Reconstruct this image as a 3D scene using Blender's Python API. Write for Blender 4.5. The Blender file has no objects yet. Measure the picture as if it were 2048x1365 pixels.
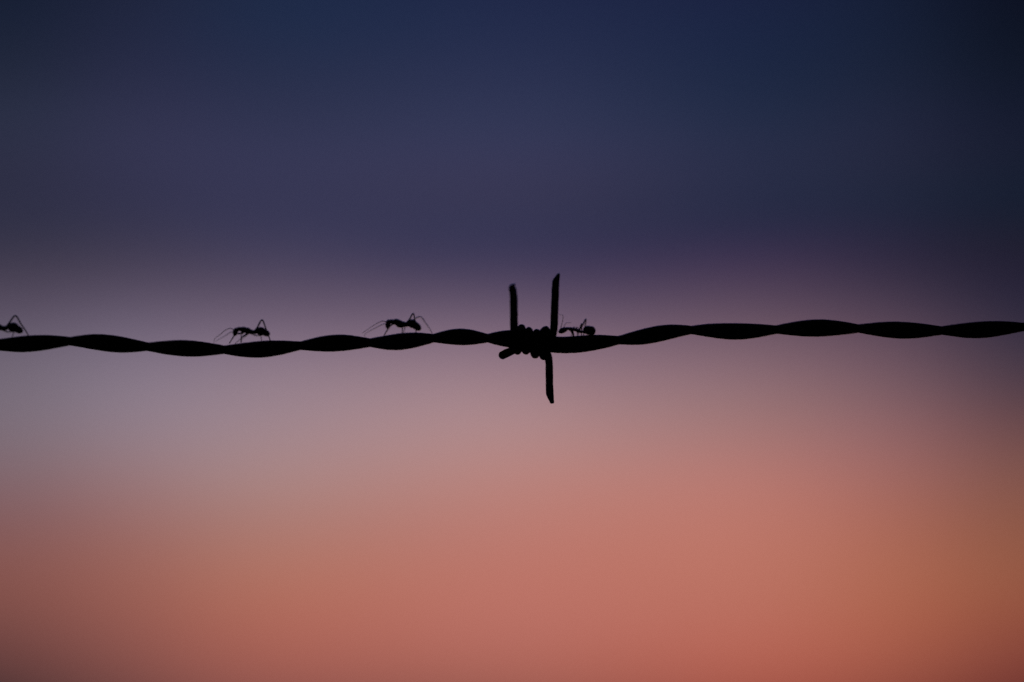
import bpy, bmesh, math, random
import numpy as np
from mathutils import Vector, Matrix, noise

random.seed(4)
S = 1.0e-4                      # one modelling unit = 0.1 mm
WIRE_Z = 1.2                    # height of the wire above the ground
PITCH = math.radians(10.5)
DIST = 0.45
sc = bpy.context.scene

# ------------------------------------------------------------------ camera
cam_d = bpy.data.cameras.new('camera'); cam = bpy.data.objects.new('camera', cam_d)
sc.collection.objects.link(cam); sc.camera = cam
cam_d.sensor_width = 36.0
cam_d.lens = 36.0 * DIST / (2048 * S)
cam_d.clip_start = 0.01; cam_d.clip_end = 20000
cam.location = (0, -DIST * math.cos(PITCH), WIRE_Z - DIST * math.sin(PITCH))
cam.rotation_euler = (math.radians(90) + PITCH, 0, 0)
cam_d.dof.use_dof = True
cam_d.dof.focus_distance = DIST - 27 * S
cam_d.dof.aperture_fstop = 2.4

# ------------------------------------------------------------------ dusk sky (world, by direction)
sc.view_settings.view_transform = 'Standard'
sc.view_settings.look = 'None'
sc.view_settings.exposure = 0; sc.view_settings.gamma = 1
sc.render.dither_intensity = 2.0
w = bpy.data.worlds.new('World'); sc.world = w; w.use_nodes = True
nt = w.node_tree; N = nt.nodes; L = nt.links; N.clear()

def lin(c):
    out = []
    for v in c:
        v = max(v, 0) / 255.0
        out.append(v / 12.92 if v <= 0.04045 else ((v + 0.055) / 1.055) ** 2.4)
    return (*out, 1)

def mth(op, a, b=None, c=None, clamp=False):
    n = N.new('ShaderNodeMath'); n.operation = op; n.use_clamp = clamp
    for i, v in enumerate((a, b, c)):
        if v is None: continue
        if isinstance(v, (int, float)): n.inputs[i].default_value = v
        else: L.new(v, n.inputs[i])
    return n.outputs[0]

tc = N.new('ShaderNodeTexCoord')
sp = N.new('ShaderNodeSeparateXYZ'); L.new(tc.outputs['Generated'], sp.inputs[0])
elev = mth('MULTIPLY', mth('ARCSINE', sp.outputs[2]), 180 / math.pi)
azim = mth('MULTIPLY', mth('ARCTAN2', sp.outputs[0], sp.outputs[1]), 180 / math.pi)
# slow unevenness of the far cloud layer
def slow(scale, amp, off):
    mp = N.new('ShaderNodeMapping'); mp.inputs['Scale'].default_value = (scale, scale, scale * 2.6)
    mp.inputs['Location'].default_value = (off, off * .7, 0)
    L.new(tc.outputs['Generated'], mp.inputs[0])
    nz = N.new('ShaderNodeTexNoise'); nz.inputs['Scale'].default_value = 1.0
    nz.inputs['Detail'].default_value = 1.0; L.new(mp.outputs[0], nz.inputs['Vector'])
    return mth('MULTIPLY', mth('SUBTRACT', nz.outputs['Fac'], 0.5), amp)
elev2 = mth('ADD', elev, slow(9.0, 0.7, 3.1))
T = mth('DIVIDE', elev2, 24.0, clamp=True)

#SKY0
ROWS = [0, 120, 240, 360, 440, 500, 560, 620, 690, 760, 850, 950, 1050, 1150, 1250, 1365]
COLS = {
 0: [(19.9,28.0,48.6),(27.2,35.6,54.9),(40.0,44.2,62.7),(50.0,54.5,78.3),(41.1,36.3,56.3),(42.9,39.7,56.8),(50.1,53.9,74.6),(75.4,70.8,89.1),(103.3,88.1,106.0),(114.2,100.3,117.1),(120.5,116.2,124.2),(123.3,101.3,113.7),(129.9,89.6,88.8),(128.7,85.5,77.7),(132.2,74.7,70.7),(54.6,49.8,52.6)],
 256: [(31.5,37.2,60.5),(38.7,42.2,69.4),(46.6,48.1,75.5),(59.7,59.3,88.1),(50.7,49.6,75.7),(40.9,39.1,58.5),(57.8,56.8,77.7),(87.8,77.3,95.4),(117.1,101.4,122.6),(133.9,121.0,142.1),(145.8,132.9,142.2),(147.9,117.2,122.4),(155.0,106.4,101.4),(151.3,96.9,86.5),(151.6,89.4,79.9),(115.7,74.1,73.3)],
 512: [(31.6,43.0,72.6),(30.7,45.0,72.5),(48.5,49.1,75.0),(56.5,59.6,90.4),(57.9,56.8,87.0),(50.3,46.8,68.1),(68.7,64.3,91.5),(95.9,84.8,108.0),(125.6,105.8,123.7),(149.3,129.4,144.3),(162.8,142.4,148.4),(163.9,130.1,131.6),(173.5,128.9,117.8),(170.7,111.0,94.3),(180.6,104.7,87.1),(156.4,92.2,86.6)],
 1024: [(31.6,40.1,73.8),(41.4,49.4,77.9),(49.4,53.1,84.8),(59.2,62.1,91.8),(62.4,52.0,78.3),(47.9,45.5,66.0),(48.2,56.1,92.4),(88.1,74.4,104.4),(140.9,113.8,130.2),(164.5,134.2,142.1),(173.7,140.7,143.5),(185.5,133.5,125.6),(190.9,119.3,105.2),(181.2,116.4,109.4),(192.1,115.1,98.8),(171.2,100.1,91.7)],
 1536: [(28.1,34.7,66.0),(25.3,38.3,65.1),(31.5,41.3,66.7),(44.0,49.4,75.4),(44.9,44.0,69.8),(26.8,35.3,59.5),(49.6,44.1,71.0),(95.8,68.7,101.4),(122.0,97.5,108.4),(136.9,110.6,113.2),(158.4,117.9,120.1),(180.0,120.2,111.0),(198.8,121.7,105.3),(180.6,115.3,102.3),(183.3,110.0,92.1),(185.3,92.5,78.4)],
 1792: [(22.0,31.9,55.8),(26.3,34.4,57.7),(31.9,38.9,60.1),(43.4,43.8,69.9),(33.8,36.8,53.7),(17.4,34.7,51.1),(30.7,35.0,59.4),(70.1,48.6,76.3),(83.3,68.9,86.1),(115.8,92.0,102.3),(139.0,99.6,104.9),(162.3,106.1,99.3),(170.5,105.9,90.8),(170.2,98.8,72.8),(175.1,104.1,81.9),(157.4,77.5,65.1)],
 2048: [(11.9,16.4,34.4),(14.1,18.8,30.7),(17.4,25.9,43.6),(25.0,27.4,49.8),(26.5,32.5,44.5),(9.0,29.8,45.1),(25.7,26.1,46.4),(52.1,32.4,50.8),(40.5,41.0,64.7),(60.5,59.0,71.5),(89.9,63.9,70.6),(125.8,80.0,73.4),(135.2,92.6,76.4),(142.3,80.6,56.3),(153.3,88.0,70.6),(104.4,40.4,43.3)],
}
#SKY1
def el_of(py): return math.degrees(PITCH) + math.degrees(math.atan((682.5 - py) * S / DIST))
outs = []
for px in sorted(COLS):
    r = N.new('ShaderNodeValToRGB'); r.color_ramp.interpolation = 'CARDINAL'
    L.new(T, r.inputs[0])
    st = [(el_of(p) / 24.0, c) for p, c in zip(ROWS, COLS[px])]
    top, bot = COLS[px][0], COLS[px][-1]
    st += [(21.3 / 24, tuple(v * .8 for v in top)), (1.0, tuple(v * .6 for v in top)),
           (0.04, tuple(v * .8 for v in bot)), (0.0, tuple(v * .5 for v in bot))]
    st.sort(key=lambda q: q[0])
    e = r.color_ramp.elements
    e[0].position = st[0][0]; e[0].color = lin(st[0][1])
    e[1].position = st[-1][0]; e[1].color = lin(st[-1][1])
    for p, c in st[1:-1]:
        q = e.new(p); q.color = lin(c)
    outs.append((math.degrees(math.atan((px - 1024) * S / DIST)), r.outputs[0]))
col = outs[0][1]
for (a0, _), (a1, o) in zip(outs, outs[1:]):
    mr = N.new('ShaderNodeMapRange'); mr.interpolation_type = 'LINEAR'
    mr.inputs['From Min'].default_value = a0; mr.inputs['From Max'].default_value = a1
    L.new(azim, mr.inputs['Value'])
    mx = N.new('ShaderNodeMix'); mx.data_type = 'RGBA'
    L.new(mr.outputs[0], mx.inputs['Factor']); L.new(col, mx.inputs['A']); L.new(o, mx.inputs['B'])
    col = mx.outputs['Result']
# the afterglow dies away to night on either side of the west
mr = N.new('ShaderNodeMapRange'); mr.interpolation_type = 'SMOOTHSTEP'
mr.inputs['From Min'].default_value = 15; mr.inputs['From Max'].default_value = 52
L.new(mth('ABSOLUTE', azim), mr.inputs['Value'])
mx = N.new('ShaderNodeMix'); mx.data_type = 'RGBA'
L.new(mr.outputs[0], mx.inputs['Factor']); L.new(col, mx.inputs['A'])
mx.inputs['B'].default_value = (0.0035, 0.005, 0.011, 1)
bg = N.new('ShaderNodeBackground'); L.new(mx.outputs['Result'], bg.inputs[0]); bg.inputs[1].default_value = 1.0
wo = N.new('ShaderNodeOutputWorld'); L.new(bg.outputs[0], wo.inputs[0])

# ------------------------------------------------------------------ helpers
def place(px, py, d=0.0):
    """side-view drawing units (x right, y down, d away) -> metres at the wire"""
    z = ((682.5 - py) + d * math.sin(PITCH)) / math.cos(PITCH)
    return Vector(((px - 1024) * S, d * S, WIRE_Z + z * S))

def mat(name, base, rough, metal=0.0, bump=0.0, scale=4000, var=None, spec=0.3):
    m = bpy.data.materials.new(name); m.use_nodes = True
    t = m.node_tree; b = t.nodes['Principled BSDF']
    b.inputs['Roughness'].default_value = rough; b.inputs['Metallic'].default_value = metal
    b.inputs['Specular IOR Level'].default_value = spec
    b.inputs['Base Color'].default_value = (*base, 1)
    c = t.nodes.new('ShaderNodeTexCoord')
    n = t.nodes.new('ShaderNodeTexNoise'); n.inputs['Scale'].default_value = scale; n.inputs['Detail'].default_value = 6
    t.links.new(c.outputs['Object'], n.inputs['Vector'])
    if var:
        r = t.nodes.new('ShaderNodeValToRGB'); r.color_ramp.elements[0].position = .38; r.color_ramp.elements[1].position = .66
        r.color_ramp.elements[0].color = (*base, 1); r.color_ramp.elements[1].color = (*var, 1)
        t.links.new(n.outputs['Fac'], r.inputs[0]); t.links.new(r.outputs[0], b.inputs['Base Color'])
    if bump:
        bp = t.nodes.new('ShaderNodeBump'); bp.inputs['Strength'].default_value = .5; bp.inputs['Distance'].default_value = bump
        t.links.new(n.outputs['Fac'], bp.inputs['Height']); t.links.new(bp.outputs[0], b.inputs['Normal'])
    return m
RUST = mat('rusted_steel', (0.022, 0.014, 0.010), 0.85, 0.0, 4e-5, 3500, (0.045, 0.022, 0.012), .15)
ANT = mat('ant_cuticle', (0.012, 0.007, 0.005), 0.6, 0.0, 0, 9000, (0.02, 0.010, 0.006), .2)
SOIL = mat('dry_pasture', (0.045, 0.04, 0.022), 1.0, 0.0, 0.03, 1.3, (0.07, 0.06, 0.035), .1)

def catmull(pts, n=8):
    P = [np.array(p, float) for p in pts]
    P = [2 * P[0] - P[1]] + P + [2 * P[-1] - P[-2]]
    out = []
    for i in range(1, len(P) - 2):
        a, b, c, d = P[i - 1:i + 3]
        for k in range(n):
            t = k / n
            out.append(.5 * ((2 * b) + (-a + c) * t + (2 * a - 5 * b + 4 * c - d) * t * t + (-a + 3 * b - 3 * c + d) * t ** 3))
    out.append(P[-2]); return out

def tube(bm, pts, seg=16, wob=0.0, seed=0.0, capround=False):
    """sweep; pts = (x, y, d, r) in drawing units, bm stays in drawing units (x, d, -y)"""
    C = [Vector((p[0], p[2], -p[1])) for p in pts]; R = [p[3] for p in pts]
    T0 = (C[1] - C[0]).normalized()
    ref = Vector((0, 1, 0)) if abs(T0.y) < .8 else Vector((1, 0, 0))
    u = (ref - T0 * ref.dot(T0)).normalized(); rings = []
    for i, c in enumerate(C):
        t = (C[min(i + 1, len(C) - 1)] - C[max(i - 1, 0)]).normalized()
        u = (u - t * u.dot(t)).normalized(); v = t.cross(u)
        ring = []
        for k in range(seg):
            a = 2 * math.pi * k / seg
            dirn = u * math.cos(a) + v * math.sin(a)
            r = R[i]
            if wob:
                q = c + dirn * r
                r *= 1 + wob * noise.noise(q * .11 + Vector((seed, 0, 0))) + wob * .6 * noise.noise(q * .45 + Vector((0, seed, 0)))
            ring.append(bm.verts.new(c + dirn * r))
        rings.append(ring)
    for a, b in zip(rings, rings[1:]):
        for k in range(seg):
            bm.faces.new((a[k], a[(k + 1) % seg], b[(k + 1) % seg], b[k]))
    bm.faces.new(rings[0][::-1]); bm.faces.new(rings[-1])

def finish(bm, name, material, origin, parent=None):
    """drawing-unit bmesh -> object in metres whose origin is the drawing point `origin`"""
    bmesh.ops.recalc_face_normals(bm, faces=bm.faces)
    o0 = place(*origin)
    for v in bm.verts:
        v.co = place(v.co.x, -v.co.z, v.co.y) - o0
    me = bpy.data.meshes.new(name); bm.to_mesh(me); bm.free()
    for p in me.polygons: p.use_smooth = True
    me.materials.append(material)
    ob = bpy.data.objects.new(name, me); sc.collection.objects.link(ob)
    if parent: ob.parent = parent
    else: ob.location = o0
    return ob

def back(px):                       # the wire runs slightly away on the left
    return 20.0 * max(0.0, (1000 - px) / 1000.0) if px < 1000 else -8.0 * min(1.5, (px - 1150) / 900.0) if px > 1150 else 0.0

# ------------------------------------------------------------------ ground
bm = bmesh.new()
n = 60
def gz(x, y):
    return 0.05 * noise.noise(Vector((x * .6, y * .6, 0))) + .5 * noise.noise(Vector((x * .02, y * .02, 5))) * min(1, (abs(x) + abs(y)) / 60) - 0.02
g = [-6000, -2500, -1000, -400, -150, -60, -25, -12, -6, -4, -3, -2, -1, -.5, 0, .5, 1, 2, 3, 4, 6, 12, 25, 60, 150, 400, 1000, 2500, 6000]
vs = [[bm.verts.new((x, y, gz(x, y) if abs(x) < 500 and abs(y) < 500 else -.02)) for x in g] for y in g]
for j in range(len(g) - 1):
    for i in range(len(g) - 1):
        bm.faces.new((vs[j][i], vs[j][i + 1], vs[j + 1][i + 1], vs[j + 1][i]))
me = bpy.data.meshes.new('ground'); bm.to_mesh(me); bm.free(); me.materials.append(SOIL)
for p in me.polygons: p.use_smooth = True
gr = bpy.data.objects.new('ground', me); sc.collection.objects.link(gr); gr['kind'] = 'structure'

# ------------------------------------------------------------------ barbed wire
wire = bpy.data.objects.new('barbed_wire', None); sc.collection.objects.link(wire)
ORG = (1065, 684, 0); wire.location = place(*ORG)
wire.empty_display_size = .01
wire['label'] = 'dark two-strand twisted barbed wire with one four-point barb, stretched across the dusk sky'
wire['category'] = 'barbed wire'

# crossings of the two strands, and the crests of the upper and lower strand between them
SR = 8.3
PIN = [(137,683),(295,694),(448,700),(600,692),(740,686),(867,677),(975,677),(1238,681),(1383,661),(1553,660),(1717,658),(1883,662)]
UP = [[(193,669)],[(367,681)],[(532,682)],[(672,670)],[(818,666)],[(922,658)],[(1018,661),(1068,667),(1115,674),(1186,670.5)],[(1338,650)],[(1460,647)],[(1638,639.5)],[(1792,644)],[(1978,643)]]
LO = [[(243,706)],[(378,714)],[(517,716)],[(655,704)],[(788,701)],[(928,691)],[(1015,695),(1066,701),(1114,706.5),(1165,705)],[(1282,690)],[(1470,680)],[(1618,674)],[(1810,678)],[(1958,677)]]
PX, PY = 1909, -28

def spline(xs, ys):
    n = len(xs); h = np.diff(xs); A = np.zeros((n, n)); r = np.zeros(n); A[0, 0] = A[-1, -1] = 1
    for i in range(1, n - 1):
        A[i, i - 1] = h[i - 1]; A[i, i] = 2 * (h[i - 1] + h[i]); A[i, i + 1] = h[i]
        r[i] = 6 * ((ys[i + 1] - ys[i]) / h[i] - (ys[i] - ys[i - 1]) / h[i - 1])
    m = np.linalg.solve(A, r)
    def f(x):
        i = int(min(max(np.searchsorted(xs, x) - 1, 0), n - 2)); a, b = xs[i + 1] - x, x - xs[i]
        return (m[i] * a ** 3 + m[i + 1] * b ** 3) / (6 * h[i]) + (ys[i] / h[i] - m[i] * h[i] / 6) * a + (ys[i + 1] / h[i] - m[i + 1] * h[i] / 6) * b
    return f

STR = []
for which in (0, 1):
    K = []
    for rep in range(-3, 4):
        ox, oy = rep * PX, rep * PY
        for i in range(12):
            up_here = (i + which) % 2 == 0
            # crossing at the left end of lobe i: the strand that was up before it passes in front
            K.append((PIN[i][0] + ox, PIN[i][1] + oy, SR if up_here else -SR))
            for (x, y) in (UP if up_here else LO)[i]:
                K.append((x + ox, y + oy + (SR if up_here else -SR), 0.0))
    K.sort()
    # crests of upper/lower sit at different x, keep strictly increasing
    xs = [k[0] for k in K]
    fy = spline(xs, [k[1] for k in K]); fd = spline(xs, [k[2] for k in K])
    STR.append((fy, fd, xs[0], xs[-1]))
x0, x1 = max(t[2] for t in STR), min(t[3] for t in STR)
pp = [[], []]
x = x0
while x < x1:
    (ya, yb), (da, db) = [f[0](x) for f in STR], [f[1](x) for f in STR]
    gap = math.hypot(ya - yb, da - db) / 2 - SR
    e = max(0.0, gap / 2 + .25) if gap > -.4 else 0.0       # strands always lie tight against each other
    sgn = 1 if ya < yb else -1
    k = min(1, abs(ya - yb) / 8)
    pp[0].append((x, ya + sgn * e * k, da + back(max(x, -400)), SR + e * k + .2))
    pp[1].append((x, yb - sgn * e * k, db + back(max(x, -400)), SR + e * k + .2))
    x += 5 if -200 < x < 2300 else 9
for which in (0, 1):
    bm = bmesh.new(); tube(bm, pp[which], 20, 0.035, 3.1 + which * 9)
    finish(bm, 'strand', RUST, ORG, wire)

def barb(pts, r, seed, shift):
    ox, oy = shift * PX, shift * PY
    P = [(p[0] + ox, p[1] + oy, p[2] + (back(p[0] + ox) if ox else 0), p[3] if len(p) > 3 else r) for p in pts]
    bm = bmesh.new(); tube(bm, catmull(P, 6), 18, 0.05, seed)
    finish(bm, 'barb', RUST, ORG, wire)
A = [(1029.6, 567.3, 36, .9), (1027.4, 570.6, 35, 4.2), (1024.6, 574.6, 34, 7.0), (1025.2, 579.5, 33, 7.8), (1026.4, 586, 32, 7.4), (1027.4, 600, 29), (1027.7, 620, 25), (1027.9, 642, 20), (1028.4, 664, 15), (1030, 687, 12),
     (1035, 702.5, 0), (1039, 680, -16), (1043, 657, 0), (1047, 680, 16), (1052, 701.2, 0, 8.8), (1055, 682, -16), (1057.5, 662.5, 0), (1064, 686, 16),
     (1070.5, 708.8, 0, 9.2), (1072.5, 688, -16), (1073.5, 666.5, 0), (1083, 688, 16), (1094, 708, 13), (1098, 724, 8, 7.6), (1098.4, 745, 4, 7.6), (1098.7, 770, 1, 7.5),
     (1099.3, 786, -1, 7.6), (1100.7, 793, -1, 6.9), (1102.6, 800, -1, 5.0), (1103.9, 805, -1, 4.2), (1104.2, 807, -1, 2.8)]
B = [(1000.6, 713.2, -45, 5.2), (1003.6, 711.4, -43, 7.9), (1009, 708.6, -37, 8.5), (1019, 704, -28, 8.2), (1031, 699, -18), (1044, 696, -4), (1056, 692, 12), (1072, 680, 15), (1084, 668, 10), (1092.5, 661.5, 0),
     (1091, 688, -16), (1087.5, 712, -1, 9.0), (1094, 692, 15), (1104, 676, 12, 7.4), (1107.9, 658, 6, 7.7), (1109, 630, 1, 7.8), (1110.2, 600, -2, 7.7), (1111.2, 576, -4, 7.6),
     (1112, 564, -5, 7.4), (1114.2, 558, -5, 5.9), (1116.2, 552.6, -5, 4.1), (1118, 548.8, -5, 3.0), (1118.6, 547.2, -5, 1.6)]
for s in (0, -1, 1):
    barb(A, 8.0, 1.7 + s, s); barb(B, 8.0, 6.2 + s, s)

# ------------------------------------------------------------------ ants
def ell(bm, cx, cy, cd, rx, ry, rd, tilt=0):
    """ellipsoid; tilt in degrees, positive = right end lower"""
    rx += .8; ry += .95; rd += .6
    M = Matrix.Translation((cx, cd, -cy)) @ Matrix.Rotation(math.radians(tilt), 4, 'Y') @ Matrix.Diagonal((rx, rd, ry, 1))
    bmesh.ops.create_icosphere(bm, subdivisions=4, radius=1, matrix=M)

def ant(ells, limbs, base, depth, label):
    bm = bmesh.new()
    for e in ells:
        e = list(e); e[2] += depth; ell(bm, *e)
    for L_ in limbs:
        r0, pts = L_[0], L_[1:]
        n_ = len(pts)
        if abs(r0 - .75) > .01 and abs(r0 - .7) > .01:   # a leg, not an antenna: the foot stands on the wire
            pts = list(pts); q = pts[-1]; pts[-1] = (q[0], q[1], back(q[0]) + max(-6, min(6, q[2] + depth - back(q[0]))) - depth)
        P = [(p[0], p[1], p[2] + depth, r0 * (1.25 if r0 > .76 else .95) * (1.3 - .65 * i / max(n_ - 1, 1))) for i, p in enumerate(pts)]
        tube(bm, catmull(P, 5), 8)
    bmesh.ops.recalc_face_normals(bm, faces=bm.faces)
    me = bpy.data.meshes.new('tmp'); bm.to_mesh(me); bm.free()
    ob = bpy.data.objects.new('tmp', me); sc.collection.objects.link(ob)
    rm = ob.modifiers.new('r', 'REMESH'); rm.mode = 'VOXEL'; rm.voxel_size = 0.28
    sm = ob.modifiers.new('s', 'SMOOTH'); sm.factor = .4; sm.iterations = 3
    dg = bpy.context.evaluated_depsgraph_get()
    m2 = bpy.data.meshes.new_from_object(ob.evaluated_get(dg))
    bpy.data.objects.remove(ob)
    bm = bmesh.new(); bm.from_mesh(m2); bpy.data.meshes.remove(m2)
    o = finish(bm, 'ant', ANT, base)
    o['label'] = label; o['category'] = 'ant'; o['group'] = 'ants walking along the wire'
    return o

# second ant (left of centre), stooping, antennae touching the wire
ant([(467.5,664.5,0, 4.6,7.6,5,12), (475,659,0, 6,3.4,3.6,-8), (484,660.2,0, 8,5.0,4.6,6), (492,662.5,0, 7.5,5.6,5.2,22), (500.5,665,0, 4.5,4.0,3.4,5),
     (507,664.8,0, 4,3.4,3.2,0), (519,663.5,0, 9.8,7.7,7.4,12), (528,666.5,0, 9,5.6,6,28)],
    [(.75,(464,660,-2),(457,657.5,-6),(447,662,-9),(437,671,-10),(428,677.5,-10),(425.5,687,-10)),
     (.7,(464,664,2),(457,665.5,6),(447,672,8),(436,678,9),(426.5,684,9)),
     (1.25,(487,664,-3),(477,668,-8),(470,668,-12),(463,678,-12),(457,688,-12)),
     (.8,(487,664,3),(478,671,8),(479,678,10),(481,686,4)),
     (.9,(493,667,-3),(486,672,-10),(481,676,-12),(480,686,-10)),
     (.8,(494,667,3),(487,673,8),(476,680,10),(468,688,6)),
     (1.35,(498,666,-2),(507,662,-5),(512,656,-7),(521.5,640.5,-9),(529,656,-11),(535,671,-11),(539.5,684,-10)),
     (.9,(499,668,3),(508,672,8),(517,672.5,10),(521.5,683,5))],
    (500, 684, 6), 14 + back(500), 'stooping ant with antennae bent down to the wire, second ant from the left')

# third ant, beside the barb on its left
ant([(774.5,649,0, 4.3,8.4,4.8,6), (781,644,0, 7,3.7,3.4,-2), (792,645,0, 8,5.6,5,14), (798,648.5,0, 8.5,6.6,5.4,22), (806,649.5,0, 5,5,4,12),
     (812,650.2,0, 4.5,3.7,3.4,5), (824,648.5,0, 9.5,7.8,7.6,22), (832,653.5,0, 10.5,6.4,6.6,40)],
    [(.75,(772,645,-2),(764,643,-6),(756.5,645.8,-9),(742,654.6,-11),(724,667,-12)),
     (.7,(772,650,2),(764,649.5,6),(749,656.8,8),(730,667.5,9),(727,675,9)),
     (.95,(786,648,-3),(779,653,-9),(775.5,658,-12),(770,667,-12),(766,674,-9)),
     (.8,(787,648,3),(780,652,8),(774,660,10),(769,670,6)),
     (1.0,(799,653,-3),(804,657,-9),(803.5,667,-9)),
     (.8,(800,653,3),(808,656,8),(805.5,668,5)),
     (1.2,(803,652,-2),(812,646,-6),(818,640,-7),(825.5,627.5,-9),(829,641,-11),(831,656,-11),(831.7,667,-9)),
     (.85,(804,652,2),(818,645,9),(838,634,14),(849,646,15),(857,657,12),(864,667.5,8))],
    (800, 666, 6), 14 + back(800), 'striding ant with a hind leg stretched out behind, nearest left of the barb')

# fourth ant, right behind the upright spike
ant([(1126.2,661.6,0, 9,4.7,5.4,-22), (1134.5,658.3,0, 5,2.4,2.6,-8), (1142,659,0, 6,2.9,3,10), (1150,660.3,0, 6,2.4,2.8,8), (1157,663,0, 4.6,2.8,2.8,22),
     (1163,664.4,0, 4.5,2.2,2.2,5), (1177.5,661.5,0, 10.5,8.2,8,10), (1183.5,662.5,0, 7.6,8.4,7.6,0)],
    [(.7,(1121,660,-2),(1122.5,654,-4),(1125.5,642,-6),(1126,631.5,-8),(1118,630,-10)),
     (.7,(1127,659,2),(1128.5,655,4),(1132,647.6,6),(1143,646,8)),
     (2.0,(1142,660,-3),(1145,665.5,-6),(1146.5,669,-7),(1147,675,-8)),
     (.8,(1143,660,3),(1150,655,8),(1146,664,9),(1142,674,6)),
     (1.0,(1150,661,-2),(1154.5,664,-7),(1154.5,675,-8)),
     (.8,(1151,661,3),(1155,655,9),(1158,664,9),(1157,674,6)),
     (1.15,(1156,664,-2),(1159,660,-6),(1163.8,648.2,-8),(1163.6,658,-9),(1162.8,674,-8)),
     (1.2,(1157,664,2),(1163,655,6),(1166,651,7),(1172.8,638.7,9),(1170.6,656,9),(1167,673,6))],
    (1155, 672, 6), 12, 'dark ant with a rounded abdomen close on the right of the taller upright spike')

# first ant, half out of the frame on the left
ant([(-37.5,656,0, 4.4,8,4.8,8), (-30,651,0, 7,3.4,3.5,-5), (-20,652,0, 8,5,4.8,10), (-12,655,0, 7.5,5.8,5.2,20), (-4,657,0, 5,4.2,3.8,8),
     (3,656.7,0, 5,3.8,3.4,0), (18,655.5,0, 10.5,9,7.8,14), (28,659.8,0, 10,6.4,6.4,28)],
    [(.75,(-40,652,-2),(-48,650,-6),(-58,655,-9),(-72,665,-11),(-82,676,-10)),
     (.7,(-40,657,2),(-48,657,6),(-60,664,8),(-76,675,9)),
     (.95,(-20,657,-3),(-29,661,-9),(-34,664,-12),(-40,680,-10)),
     (.8,(-20,657,3),(-28,661,8),(-30,678,5)),
     (.95,(-12,660,-3),(-16,664,-9),(-16,680,-9)),
     (.8,(-12,660,3),(-20,664,8),(-24,678,5)),
     (1.4,(-6,659,-2),(4,655,-5),(12,645,-7),(23.3,632,-9),(35,648,-11),(44,660,-11),(51,672,-9)),
     (1.0,(-5,660,3),(6,665,8),(17,663,9),(18,675,5))],
    (0, 676, 6), 14 + back(0), 'dark ant cut off by the left edge, only abdomen and hind legs showing')
